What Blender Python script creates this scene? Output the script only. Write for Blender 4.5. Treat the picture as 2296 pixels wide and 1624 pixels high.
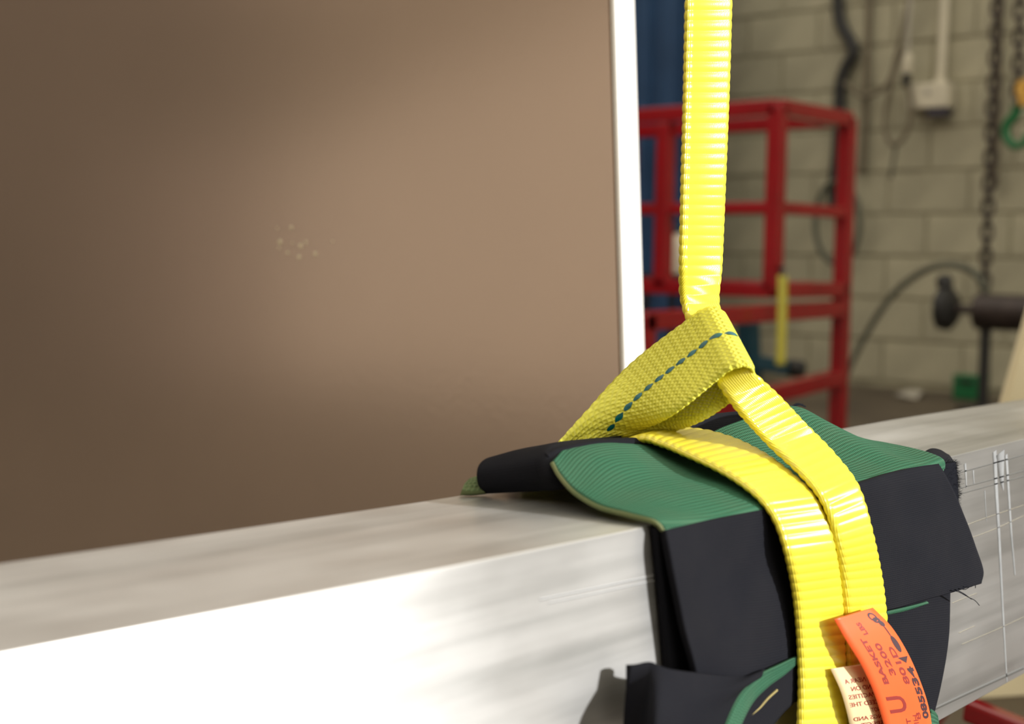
import bpy, bmesh, math, random
import numpy as np
from mathutils import Matrix, Vector

random.seed(7); rng = np.random.default_rng(7)
for o in list(bpy.data.objects): bpy.data.objects.remove(o)
scene = bpy.context.scene
COL = scene.collection

# ------------------------------------------------------------------ camera
# World: X runs along the aluminium beam, Y away behind it, Z up, floor at Z = 0, beam top at Z = ZB.
ZB = 0.47
F_PX, IW, IH = 3189.0, 2296, 1624
HEAD, PITCH, ROLL = 0.72124, 0.07109, 0.01782
CAM = np.array([-0.3325, -0.3325, 0.10367 + ZB])
_fw = np.array([math.cos(PITCH)*math.cos(HEAD), math.cos(PITCH)*math.sin(HEAD), -math.sin(PITCH)])
_r0 = np.array([math.sin(HEAD), -math.cos(HEAD), 0.0]); _u0 = np.cross(_r0, _fw)
_rt = math.cos(ROLL)*_r0 + math.sin(ROLL)*_u0; _up = -math.sin(ROLL)*_r0 + math.cos(ROLL)*_u0
cd = bpy.data.cameras.new('camera'); cam = bpy.data.objects.new('camera', cd); COL.objects.link(cam)
M = Matrix.Identity(4)
for i in range(3):
    M[i][0], M[i][1], M[i][2], M[i][3] = _rt[i], _up[i], -_fw[i], CAM[i]
cam.matrix_world = M
cd.sensor_width = 36.0; cd.sensor_fit = 'HORIZONTAL'; cd.lens = F_PX*36.0/IW
cd.clip_start = 0.02; cd.clip_end = 200
cd.dof.use_dof = True; cd.dof.focus_distance = 0.735; cd.dof.aperture_fstop = 7.8
scene.camera = cam

# ------------------------------------------------------------------ light
SUN_DIR = Vector((0.50, -0.84, 0.23)).normalized()
world = bpy.data.worlds.new('world'); scene.world = world; world.use_nodes = True
bg = world.node_tree.nodes['Background']
bg.inputs['Color'].default_value = (1.0, 0.93, 0.80, 1); bg.inputs['Strength'].default_value = 1.55
sd = bpy.data.lights.new('sun', 'SUN'); sd.energy = 5.4; sd.angle = math.radians(1.6); sd.color = (0.98, 0.98, 1.0)
sun = bpy.data.objects.new('sun', sd); COL.objects.link(sun)
sun.rotation_euler = SUN_DIR.to_track_quat('Z', 'Y').to_euler(); sun.location = (4, -8, 4)
vs = scene.view_settings
vs.view_transform = 'Standard'; vs.look = 'None'; vs.gamma = 1.0; vs.use_curve_mapping = False; vs.exposure = 0.0

# ------------------------------------------------------------------ helpers
def Q(px, py, **k):
    """point of the place seen at photo position px,py and lying on the plane X=, Y= or Z= (Z above beam top) or at depth D="""
    d = _fw + _rt*(px - IW/2)/F_PX - _up*(py - IH/2)/F_PX
    if 'D' in k: return CAM + d*k['D']
    a, v = next(iter(k.items())); i = 'XYZ'.index(a)
    if a == 'Z': v += ZB
    return CAM + d*((v - CAM[i])/d[i])

def tag(o, label=None, cat=None, group=None, kind=None):
    if label: o['label'] = label
    if cat: o['category'] = cat
    if group: o['group'] = group
    if kind: o['kind'] = kind
    return o

def empty(name, loc, label=None, cat=None, group=None, kind=None):
    o = bpy.data.objects.new(name, None); COL.objects.link(o); o.location = tuple(loc); o.empty_display_size = 0.05
    return tag(o, label, cat, group, kind)

def link(name, me, mat=None, parent=None):
    o = bpy.data.objects.new(name, me); COL.objects.link(o)
    if mat is not None and not me.materials: me.materials.append(mat)
    if parent is not None:
        o.parent = parent
        o.matrix_parent_inverse = Matrix.Translation(-Vector(world_loc(parent)))
    return o

def world_loc(o):
    l = Vector(o.location)
    return l        # things are unrotated and parts sit at the origin, so this is enough

def raw(name, verts, faces, mat, parent=None, uvs=None, smooth=True):
    me = bpy.data.meshes.new(name); me.from_pydata([tuple(map(float, v)) for v in verts], [], faces)
    if uvs is not None:
        ul = me.uv_layers.new(name='UVMap')
        li = np.empty(len(me.loops), dtype=np.int32); me.loops.foreach_get('vertex_index', li)
        ul.data.foreach_set('uv', np.asarray(uvs, dtype=np.float32)[li].ravel())
    me.polygons.foreach_set('use_smooth', [smooth]*len(me.polygons)); me.update()
    return link(name, me, mat, parent)

def from_bm(name, bm, mat, parent=None, smooth=False):
    me = bpy.data.meshes.new(name); bmesh.ops.recalc_face_normals(bm, faces=bm.faces[:]); bm.to_mesh(me); bm.free()
    me.polygons.foreach_set('use_smooth', [smooth]*len(me.polygons)); me.update()
    return link(name, me, mat, parent)

def add_box(bm, c, size, rot=None, bevel=0.0):
    m = Matrix.Translation(Vector(c)) @ (rot.to_4x4() if rot is not None else Matrix.Identity(4)) @ Matrix.Diagonal((*size, 1))
    g = bmesh.ops.create_cube(bm, size=1.0, matrix=m)
    if bevel:
        es = list({e for v in g['verts'] for e in v.link_edges})
        bmesh.ops.bevel(bm, geom=es, offset=bevel, segments=2, affect='EDGES', profile=0.5)

def box(name, c, size, mat, parent=None, rot=None, bevel=0.0):
    bm = bmesh.new(); add_box(bm, c, size, rot, bevel); return from_bm(name, bm, mat, parent)

def frame_of(d, hint=(0, 0, 1)):
    d = Vector(d).normalized(); h = Vector(hint)
    if abs(d.dot(h)) > 0.97: h = Vector((1, 0, 0))
    a = d.cross(h).normalized(); b = d.cross(a).normalized()
    return Matrix((a, b, d)).transposed()

def sq_tube(name, p, q, s, mat, parent=None, bevel=0.004):
    p, q = Vector(p), Vector(q); d = q - p
    return box(name, (p + q)/2, (s, s, d.length), mat, parent, frame_of(d), bevel)

def lathe(name, p, axis, prof, mat, parent=None, n=24):
    R = frame_of(axis); p = Vector(p); vs_, fs = [], []
    for (z, r) in prof:
        for k in range(n):
            a = 2*math.pi*k/n; vs_.append(p + R @ Vector((r*math.cos(a), r*math.sin(a), z)))
    for i in range(len(prof) - 1):
        for k in range(n):
            fs.append((i*n + k, i*n + (k+1) % n, (i+1)*n + (k+1) % n, (i+1)*n + k))
    fs.append(tuple(range(n))[::-1]); fs.append(tuple((len(prof)-1)*n + k for k in range(n)))
    o = raw(name, vs_, fs, mat, parent)
    m = o.modifiers.new('edge', 'EDGE_SPLIT'); m.split_angle = math.radians(40)
    return o

def crom(P, n):
    P = np.asarray(P, float); k = len(P)
    if k == 2:
        t = np.linspace(0, 1, n).reshape(-1, *([1]*(P.ndim-1))); return P[0]*(1-t) + P[1]*t
    E = np.concatenate([(2*P[0]-P[1])[None], P, (2*P[-1]-P[-2])[None]])
    u = np.linspace(0, k-1, n); i = np.minimum(u.astype(int), k-2); t = (u - i).reshape(-1, *([1]*(P.ndim-1)))
    a, b, c, d = E[i], E[i+1], E[i+2], E[i+3]
    return 0.5*(2*b + (c-a)*t + (2*a-5*b+4*c-d)*t**2 + (3*b-a-3*c+d)*t**3)

def tube(name, pts, r, mat, parent=None, n=8, m=60):
    C = crom(pts, m); T = np.gradient(C, axis=0); T /= np.linalg.norm(T, axis=1)[:, None]
    vs_, fs = [], []
    ref = np.array([0.3, 0.2, 0.93]); a = np.cross(T[0], ref); a /= np.linalg.norm(a)
    for i in range(m):
        a = a - T[i]*(a @ T[i]); a /= np.linalg.norm(a); b = np.cross(T[i], a)
        rr = r[0] + (r[1]-r[0])*i/(m-1) if isinstance(r, tuple) else r
        for k in range(n):
            th = 2*math.pi*k/n; vs_.append(C[i] + rr*(a*math.cos(th) + b*math.sin(th)))
    for i in range(m-1):
        for k in range(n): fs.append((i*n+k, i*n+(k+1) % n, (i+1)*n+(k+1) % n, (i+1)*n+k))
    fs.append(tuple(range(n))[::-1]); fs.append(tuple((m-1)*n+k for k in range(n)))
    return raw(name, vs_, fs, mat, parent)

def ribbon(name, L, R, th, mat, parent=None, ds=0.0005, nv=18, rib=0.0, period=0.005, scallop=0.0, bulge=0.0):
    """woven band between two edge polylines, with real cross ribs"""
    A, B = crom(L, 600), crom(R, 600); C = (A+B)/2
    s = np.concatenate([[0], np.cumsum(np.linalg.norm(np.diff(C, axis=0), axis=1))]); n = max(4, int(s[-1]/ds))
    u = np.linspace(0, s[-1], n)
    A = np.stack([np.interp(u, s, A[:, i]) for i in range(3)], 1); B = np.stack([np.interp(u, s, B[:, i]) for i in range(3)], 1)
    C = (A+B)/2; T = np.gradient(C, axis=0); T /= np.linalg.norm(T, axis=1)[:, None]
    W = B - A; wl = np.linalg.norm(W, axis=1); N = np.cross(T, W); N /= np.linalg.norm(N, axis=1)[:, None]
    r = np.abs(np.sin(math.pi*u/period))**0.8 if rib else np.zeros(n)
    vv = np.linspace(-1, 1, nv); edge = np.sqrt(np.clip(1 - np.abs(vv)**14, 0, 1))*0.75 + 0.25
    ring_v = np.concatenate([vv, vv[::-1]]); ring_s = np.concatenate([np.ones(nv), -np.ones(nv)]); ring_e = np.concatenate([edge, edge[::-1]])
    k = 2*nv
    half = (th/2 + rib*(r - 0.5))[:, None]*ring_e[None, :]*ring_s[None, :] + bulge*(1 - ring_v**2)[None, :]
    sc = (1 + scallop*(r - 0.5)/np.maximum(wl, 1e-4))[:, None]
    V = C[:, None, :] + W[:, None, :]*0.5*(ring_v[None, :]*sc)[..., None] + N[:, None, :]*half[..., None]
    uv = np.stack([np.repeat(u, k), (ring_v[None, :]*wl[:, None]*0.5).ravel()], 1)
    i, j = np.meshgrid(np.arange(n-1), np.arange(k), indexing='ij'); j2 = (j+1) % k
    F = np.stack([i*k+j, i*k+j2, (i+1)*k+j2, (i+1)*k+j], -1).reshape(-1, 4).tolist()
    F.append(list(range(k))[::-1]); F.append([(n-1)*k+q for q in range(k)])
    return raw(name, V.reshape(-1, 3), F, mat, parent, uv), (u, C, W, N)

def patch(name, grid, mat, parent=None, n=(40, 40), th=0.003, wob=0.0, offset=0.0, kind=None):
    """cloth: smooth surface through a grid of points, given real thickness"""
    G = np.asarray(grid, float)
    S = crom(G, n[0]); S = np.swapaxes(crom(np.swapaxes(S, 0, 1), n[1]), 0, 1)
    du = np.linalg.norm(np.diff(S, axis=0), axis=2).mean(1); dv = np.linalg.norm(np.diff(S, axis=1), axis=2).mean(0)
    U = np.concatenate([[0], np.cumsum(du)]); Vv = np.concatenate([[0], np.cumsum(dv)])
    if wob:
        Nn = np.cross(np.gradient(S, axis=0), np.gradient(S, axis=1)); Nn /= np.linalg.norm(Nn, axis=2)[..., None] + 1e-12
        a, b = np.meshgrid(U, Vv, indexing='ij')
        S = S + Nn*(wob*(np.sin(a*95+b*40)+0.7*np.sin(b*130-a*60+1.3)+0.5*np.sin(a*210+b*170)))[..., None]
    uv = np.stack(np.meshgrid(U, Vv, indexing='ij'), -1).reshape(-1, 2)
    i, j = np.meshgrid(np.arange(n[0]-1), np.arange(n[1]-1), indexing='ij')
    F = np.stack([i*n[1]+j, i*n[1]+j+1, (i+1)*n[1]+j+1, (i+1)*n[1]+j], -1).reshape(-1, 4).tolist()
    o = raw(name, S.reshape(-1, 3), F, mat, parent, uv)
    m = o.modifiers.new('thick', 'SOLIDIFY'); m.thickness = th; m.offset = offset
    return o, S

# ------------------------------------------------------------------ materials
def mat(name, col, rough=0.6, metal=0.0, var=0.0, vscale=8.0, bump=0.0, bscale=60.0, spec=0.5, stretch=None, col2=None, coat=0.0, rand=0.0, sheen=0.0, emit=None):
    m = bpy.data.materials.new(name); m.use_nodes = True; nt = m.node_tree; N = nt.nodes; b = N['Principled BSDF']
    b.inputs['Base Color'].default_value = (*col, 1); b.inputs['Roughness'].default_value = rough
    b.inputs['Metallic'].default_value = metal; b.inputs['Specular IOR Level'].default_value = spec
    b.inputs['Coat Weight'].default_value = coat; b.inputs['Sheen Weight'].default_value = sheen
    tc = N.new('ShaderNodeTexCoord'); vec = tc.outputs['Object']
    if stretch:
        mp = N.new('ShaderNodeMapping'); mp.inputs['Scale'].default_value = stretch; nt.links.new(vec, mp.inputs['Vector']); vec = mp.outputs['Vector']
    if var or col2:
        nz = N.new('ShaderNodeTexNoise'); nz.inputs['Scale'].default_value = vscale; nz.inputs['Detail'].default_value = 6; nt.links.new(vec, nz.inputs['Vector'])
        cr = N.new('ShaderNodeValToRGB'); cr.color_ramp.elements[0].position = 0.35; cr.color_ramp.elements[1].position = 0.68
        c2 = col2 or tuple(min(1, c*(1+var)) for c in col); c1 = col if col2 else tuple(c*(1-var) for c in col)
        cr.color_ramp.elements[0].color = (*c1, 1); cr.color_ramp.elements[1].color = (*c2, 1)
        nt.links.new(nz.outputs['Fac'], cr.inputs['Fac']); out = cr.outputs['Color']
        if rand:
            oi = N.new('ShaderNodeObjectInfo'); hs = N.new('ShaderNodeHueSaturation')
            mr = N.new('ShaderNodeMapRange'); mr.inputs['To Min'].default_value = 1-rand; mr.inputs['To Max'].default_value = 1+rand
            nt.links.new(oi.outputs['Random'], mr.inputs['Value']); nt.links.new(mr.outputs['Result'], hs.inputs['Value']); nt.links.new(out, hs.inputs['Color']); out = hs.outputs['Color']
        nt.links.new(out, b.inputs['Base Color'])
    if bump:
        n2 = N.new('ShaderNodeTexNoise'); n2.inputs['Scale'].default_value = bscale; n2.inputs['Detail'].default_value = 4; nt.links.new(vec, n2.inputs['Vector'])
        bp = N.new('ShaderNodeBump'); bp.inputs['Strength'].default_value = bump; bp.inputs['Distance'].default_value = 0.002
        nt.links.new(n2.outputs['Fac'], bp.inputs['Height']); nt.links.new(bp.outputs['Normal'], b.inputs['Normal'])
    return m

def weave(name, col, col2, pu, pv, depth, rough, mode='rib', var=0.3, spec=0.4, sheen=0.0, dirt=None):
    """woven cloth: yarn relief from the cloth's own length/width coordinates (metres)"""
    m = bpy.data.materials.new(name); m.use_nodes = True; nt = m.node_tree; N = nt.nodes; b = N['Principled BSDF']; lk = nt.links.new
    b.inputs['Roughness'].default_value = rough; b.inputs['Specular IOR Level'].default_value = spec; b.inputs['Sheen Weight'].default_value = sheen
    uv = N.new('ShaderNodeUVMap'); sp = N.new('ShaderNodeSeparateXYZ'); lk(uv.outputs['UV'], sp.inputs['Vector'])
    def op(kind, a, v=None):
        n = N.new('ShaderNodeMath'); n.operation = kind
        for i, x in enumerate([a] if v is None else [a, v]):
            if isinstance(x, (int, float)): n.inputs[i].default_value = x
            else: lk(x, n.inputs[i])
        return n.outputs[0]
    U = op('MULTIPLY', sp.outputs['X'], math.pi/pu); V = op('MULTIPLY', sp.outputs['Y'], math.pi/pv)
    if mode == 'rib':          # fine yarns running along the band
        h = op('ABSOLUTE', op('SINE', V))
    elif mode == 'basket':     # staggered floats
        d1 = op('ADD', U, V); d2 = op('SUBTRACT', U, V)
        h = op('MULTIPLY', op('ABSOLUTE', op('SINE', d1)), op('ABSOLUTE', op('SINE', d2)))
    else:                      # knit
        h = op('MULTIPLY', op('ABSOLUTE', op('SINE', U)), op('ABSOLUTE', op('SINE', op('ADD', V, op('MULTIPLY', op('SINE', U), 0.6)))))
    bp = N.new('ShaderNodeBump'); bp.inputs['Strength'].default_value = 1.0; bp.inputs['Distance'].default_value = depth
    lk(h, bp.inputs['Height']); lk(bp.outputs['Normal'], b.inputs['Normal'])
    tc = N.new('ShaderNodeTexCoord'); nz = N.new('ShaderNodeTexNoise'); nz.inputs['Scale'].default_value = 35; nz.inputs['Detail'].default_value = 7; lk(tc.outputs['Object'], nz.inputs['Vector'])
    mx = N.new('ShaderNodeMix'); mx.data_type = 'RGBA'; mx.inputs['A'].default_value = (*col, 1); mx.inputs['B'].default_value = (*col2, 1)
    mr = N.new('ShaderNodeMapRange'); mr.inputs['From Min'].default_value = 0.4; mr.inputs['From Max'].default_value = 0.7; mr.inputs['To Max'].default_value = var
    lk(nz.outputs['Fac'], mr.inputs['Value']); f = mr.outputs['Result']
    if mode != 'rib': f = op('ADD', f, op('MULTIPLY', op('SUBTRACT', 1.0, h), 0.35))
    lk(f, mx.inputs['Factor']); lk(mx.outputs['Result'], b.inputs['Base Color'])
    return m

M_WEB = weave('yellow_webbing', (0.80, 0.68, 0.045), (0.72, 0.57, 0.03), 0.005, 0.0011, 0.00012, 0.25, 'rib', 0.2, spec=0.7)
M_EYE = weave('yellow_webbing_eye', (0.80, 0.77, 0.075), (0.52, 0.51, 0.05), 0.0031, 0.0031, 0.0004, 0.30, 'basket', 0.25)
M_GREEN = weave('green_fabric', (0.030, 0.140, 0.076), (0.085, 0.145, 0.085), 0.0021, 0.0015, 0.0007, 0.9, 'knit', 0.3, spec=0.15)
M_GREENEDGE = weave('frayed_green', (0.09, 0.14, 0.055), (0.19, 0.20, 0.09), 0.002, 0.002, 0.0005, 0.9, 'knit', 0.8)
M_BLACK = weave('black_neoprene', (0.0072, 0.0077, 0.0112), (0.0115, 0.0114, 0.0142), 0.0012, 0.0009, 0.00012, 0.75, 'knit', 0.6, spec=0.08)
M_THREAD = mat('dark_thread', (0.006, 0.0065, 0.010), 0.9, spec=0.1)
M_BLUEDASH = mat('teal_thread', (0.0, 0.115, 0.135), 0.28, var=0.3, vscale=300)
M_STITCHY = mat('ochre_thread', (0.30, 0.24, 0.08), 0.8)
M_ORANGE = mat('orange_vinyl', (0.93, 0.125, 0.024), 0.42, var=0.05, vscale=20)
M_CREAM = mat('cream_vinyl', (0.72, 0.55, 0.30), 0.45, var=0.05, vscale=30)
M_PRINT = mat('dark_print', (0.05, 0.015, 0.02), 0.5)
M_PRINTR = mat('maroon_print', (0.26, 0.02, 0.012), 0.5)
M_RED = mat('red_paint', (0.29, 0.005, 0.010), 0.2, var=0.12, vscale=6, coat=0.3)
M_CMU = mat('painted_block', (0.40, 0.37, 0.26), 0.75, var=0.10, vscale=5, bump=0.6, bscale=120, rand=0.07)
M_MORTAR = mat('mortar', (0.31, 0.285, 0.195), 0.9, var=0.15, vscale=7, bump=0.6)
M_FLOOR = mat('stained_floor', (0.055, 0.040, 0.027), 0.55, col2=(0.11, 0.085, 0.055), vscale=2.2, bump=0.3, bscale=20)
M_GROUND = mat('pale_concrete', (0.55, 0.53, 0.49), 0.85, var=0.1, vscale=1.5)
M_WALLP = mat('pale_wall', (0.62, 0.54, 0.44), 0.8, var=0.05, vscale=1)
M_WALLD = mat('dark_wall', (0.10, 0.075, 0.06), 0.8, var=0.1, vscale=1)
M_BLUE = mat('blue_sheet', (0.022, 0.062, 0.145), 0.5, var=0.2, vscale=3)
M_DARK = mat('dark_rubber', (0.018, 0.017, 0.016), 0.6)
M_GREYCABLE = mat('grey_green_cable', (0.075, 0.078, 0.055), 0.6)
M_BROWN = mat('brown_cable', (0.14, 0.115, 0.075), 0.7)
M_STEEL = mat('rusty_steel', (0.040, 0.028, 0.024), 0.5, metal=0.3, var=0.3, vscale=20)
M_WHITE = mat('white_plastic', (0.62, 0.57, 0.44), 0.45, var=0.05)
M_GREENP = mat('green_paint', (0.010, 0.14, 0.045), 0.4)
M_YELP = mat('yellow_strap', (0.50, 0.45, 0.06), 0.7, var=0.1)
M_YELD = mat('amber_paint', (0.65, 0.36, 0.06), 0.6)
M_TEAL = mat('teal_paint', (0.004, 0.055, 0.085), 0.45)
M_BOARD = mat('cream_board', (0.92, 0.82, 0.55), 0.6, var=0.03)
M_PAPER = mat('paper', (0.40, 0.37, 0.31), 0.8)
M_STAINW = mat('dried_drip', (0.27, 0.275, 0.27), 0.6, metal=0.3, var=0.2, vscale=60)
M_SCRATCHD = mat('dark_scratch', (0.10, 0.097, 0.085), 0.6)
M_SCRATCHB = mat('bright_scratch', (0.95, 0.90, 0.75), 0.25, metal=0.9)
M_SPECK = mat('pale_speck', (0.75, 0.68, 0.48), 0.5)

def mat_alu():
    m = bpy.data.materials.new('brushed_aluminium'); m.use_nodes = True; nt = m.node_tree; N = nt.nodes; b = N['Principled BSDF']; lk = nt.links.new
    b.inputs['Metallic'].default_value = 0.82; b.inputs['Anisotropic'].default_value = 0.7
    tg = N.new('ShaderNodeCombineXYZ'); tg.inputs['Y'].default_value = 0.7; tg.inputs['Z'].default_value = 0.7   # rougher across the brushing than along it
    lk(tg.outputs[0], b.inputs['Tangent'])
    tc = N.new('ShaderNodeTexCoord')
    def noise(scale, st, det=5):
        mp = N.new('ShaderNodeMapping'); mp.inputs['Scale'].default_value = st; lk(tc.outputs['Object'], mp.inputs['Vector'])
        n = N.new('ShaderNodeTexNoise'); n.inputs['Scale'].default_value = scale; n.inputs['Detail'].default_value = det; lk(mp.outputs['Vector'], n.inputs['Vector']); return n.outputs['Fac']
    brush = noise(55, (0.06, 1.6, 1.6)); blot = noise(14, (0.5, 1, 1)); fine = noise(400, (0.02, 1, 1), 2)
    mr = N.new('ShaderNodeMapRange'); mr.inputs['From Min'].default_value = 0.3; mr.inputs['From Max'].default_value = 0.75; mr.inputs['To Min'].default_value = 0.30; mr.inputs['To Max'].default_value = 0.46
    lk(blot, mr.inputs['Value']); lk(mr.outputs['Result'], b.inputs['Roughness'])
    cr = N.new('ShaderNodeValToRGB'); cr.color_ramp.elements[0].position = 0.30; cr.color_ramp.elements[0].color = (0.42, 0.415, 0.39, 1)
    cr.color_ramp.elements[1].position = 0.55; cr.color_ramp.elements[1].color = (0.56, 0.55, 0.52, 1)
    lk(brush, cr.inputs['Fac']); lk(cr.outputs['Color'], b.inputs['Base Color'])
    bp = N.new('ShaderNodeBump'); bp.inputs['Strength'].default_value = 0.25; bp.inputs['Distance'].default_value = 0.0002; lk(fine, bp.inputs['Height']); lk(bp.outputs['Normal'], b.inputs['Normal'])
    return m
M_ALU = mat_alu()
M_PANEL = mat('brown_laminate', (0.50, 0.395, 0.32), 0.19, metal=0.65, var=0.03, vscale=3, bump=0.03, bscale=200)
M_PANELEDGE = mat('pale_edge', (0.85, 0.83, 0.78), 0.6)

# ------------------------------------------------------------------ the room
XW = 5.94
fl = box('floor', (1.5, 1.3, -0.05), (9.2, 7.8, 0.1), M_FLOOR); tag(fl, kind='structure')
gr = box('ground', (3.0, -14.6, -0.06), (60, 24, 0.1), M_GROUND); tag(gr, 'pale concrete yard outside the bay door', 'ground', kind='structure')
wr = box('wall_right', (XW+0.10, 1.3, 2.0), (0.17, 7.8, 4.0), M_MORTAR); tag(wr, kind='structure')
zj = ZB + 0.356; yj = Q(2075, 525, X=XW)[1]
bm = bmesh.new(); add_box(bm, (0, 0, 0), (0.03, 0.386, 0.186), bevel=0.004); bme = bpy.data.meshes.new('block'); bm.to_mesh(bme); bm.free(); bme.materials.append(M_CMU)
for row in range(-4, 7):
    z = zj + 0.2*row + 0.1
    off = 0.2 if row % 2 == 0 else 0.0
    for c in range(-4, 8):
        y = yj + 0.2 + 0.4*c - off
        if y > 5.0 or y < 0.8: continue
        o = bpy.data.objects.new('block', bme); COL.objects.link(o); o.parent = wr; o.location = (XW+0.022+random.uniform(-0.002, 0.002), y, z)
for nm, c, s, m_ in (('wall_back', (1.5, 5.2, 2.0), (9.2, 0.2, 4.0), M_WALLD), ('wall_left', (-3.1, 1.3, 2.0), (0.2, 7.8, 4.0), M_WALLP)):
    tag(box(nm, c, s, m_), kind='structure')
# bay-door wall behind the photographer: opening from X = -0.9 to 2.4
bm = bmesh.new(); add_box(bm, (-1.95, -2.6, 2.0), (2.1, 0.2, 4.0)); add_box(bm, (4.25, -2.6, 2.0), (3.7, 0.2, 4.0)); add_box(bm, (0.75, -2.6, 3.6), (3.3, 0.2, 0.8))
tag(from_bm('wall_front', bm, mat('white_wall', (0.80, 0.82, 0.79), 0.8, var=0.04, vscale=1)), kind='structure')

# ------------------------------------------------------------------ aluminium beam
BW, BH = 0.1026, 0.149
def rounded(x0, x1, z0, z1, r, n=5):
    out = []
    for cx, cz, a0 in ((x1-r, z1-r, 0), (x0+r, z1-r, 90), (x0+r, z0+r, 180), (x1-r, z0+r, 270)):
        for k in range(n+1):
            a = math.radians(a0 + 90*k/n); out.append((cx + r*math.cos(a), cz + r*math.sin(a)))
    return out
beam = empty('aluminium_beam', (0.6, BW/2, ZB-BH), 'long rectangular aluminium box beam with bright scratched side under the sling', 'beam')
po = rounded(0, BW, ZB-BH, ZB, 0.0007); pi_ = rounded(0.006, BW-0.006, ZB-BH+0.006, ZB-0.006, 0.001); k = len(po)
XA, XB = -0.9, 2.0
def bow(x): return float(np.interp(x, [-0.9, -0.3, -0.15, 0.0, 0.125, 0.25, 0.35, 0.42, 0.54, 0.9, 2.0], [0.0, 0.0008, 0.0010, -0.0009, -0.0022, -0.0017, -0.0008, 0.0003, 0.0018, 0.002, 0.0]))   # slight set in the extrusion
XSEG = [XA] + list(np.linspace(-0.5, 1.2, 35)) + [XB]
V = [(x, y, z + bow(x)) for P in (po, pi_) for x in XSEG for y, z in P]; Fc = []; ns = len(XSEG); hi = ns*k
for q in range(ns-1):
    for i in range(k):
        j = (i+1) % k; a_, b_ = q*k, (q+1)*k
        Fc += [(a_+i, a_+j, b_+j, b_+i), (hi+a_+j, hi+a_+i, hi+b_+i, hi+b_+j)]
for i in range(k):
    j = (i+1) % k; e_ = (ns-1)*k
    Fc += [(j, i, hi+i, hi+j), (e_+i, e_+j, hi+e_+j, hi+e_+i)]
bo = raw('tube_body', V, Fc, M_ALU, beam, smooth=False)
def mark(name, pts, m_, w0, w1=None):
    """thin mark lying on the front face along a line of photo positions"""
    P = crom([Q(x, y, Y=-0.00012) for x, y in pts], 14); T = np.gradient(P, axis=0); T /= np.linalg.norm(T, axis=1)[:, None]
    S = np.cross(T, [0, 1, 0]); vv, ff = [], []
    for i in range(14):
        w = (w0 + ((w1 if w1 is not None else w0)-w0)*i/13)/2
        vv += [P[i]+S[i]*w, P[i]-S[i]*w, P[i]+S[i]*w+[0, 0.0002, 0], P[i]-S[i]*w+[0, 0.0002, 0]]
    for i in range(13):
        a, b = 4*i, 4*i+4; ff += [(a, a+1, b+1, b), (a+2, b+2, b+3, a+3), (a, b, b+2, a+2), (a+1, a+3, b+3, b+1)]
    return raw(name, vv, ff, m_, beam)
for pts, w0, w1 in (([(2230, 1012), (2234, 1100), (2240, 1200), (2246, 1320), (2252, 1430), (2258, 1530)], 0.0055, 0.0012), ([(2256, 1020), (2262, 1110), (2268, 1200), (2276, 1290)], 0.004, 0.0018),
                    ([(2243, 1015), (2246, 1070), (2250, 1100)], 0.012, 0.001), ([(2164, 1040), (2166, 1070), (2167, 1095)], 0.003, 0.001), ([(2182, 1055), (2184, 1085)], 0.002, 0.001),
                    ([(2208, 1100), (2212, 1170)], 0.0012, 0.0006)):
    mark('drip_stain', pts, M_STAINW, w0, w1)
for pts in ([(2145, 1097), (2296, 1056)], [(2145, 1110), (2296, 1068)], [(2145, 1062), (2296, 1020)]): mark('scratch', pts, M_SCRATCHD, 0.0008)
for pts in ([(2162, 1180), (2210, 1162), (2296, 1133)], [(2174, 1208), (2230, 1187), (2296, 1157)], [(2150, 1420), (2186, 1404)], [(2156, 1446), (2240, 1410), (2296, 1384)], [(2135, 1353), (2190, 1331)]):
    mark('scratch', pts, M_SCRATCHB, 0.0004)
mark('scratch', [(2088, 1593), (2180, 1550), (2296, 1497)], M_SCRATCHD, 0.0022)
M_SCUFF = mat('faint_scuff', (0.34, 0.34, 0.33), 0.5, metal=0.5)
mark('scratch', [(1210, 1345), (1340, 1318), (1470, 1290)], M_SCUFF, 0.0008)
mark('scratch', [(1230, 1352), (1340, 1330), (1470, 1302)], M_SCUFF, 0.0006)

# red trestle under the far end of the beam
tr = empty('red_trestle', (0.98, 0.05, 0), 'red steel trestle standing on the floor under the aluminium beam', 'trestle')
sq_tube('top_rail', (0.98, -0.12, ZB-BH-0.022), (0.98, 0.24, ZB-BH-0.022), 0.04, M_RED, tr)
for x in (0.0,):
    for y, yy in ((-0.08, -0.22), (0.19, 0.33)):
        sq_tube('leg', (0.98, y, ZB-BH-0.04), (0.98, yy, 0.02), 0.035, M_RED, tr)
a = Q(2195, 1602, D=1.06); b = Q(2330, 1650, D=1.10)
sq_tube('foot_rail', Q(2170, 1590, D=1.28), Q(2360, 1668, D=1.22), 0.02, M_RED, tr)

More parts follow.
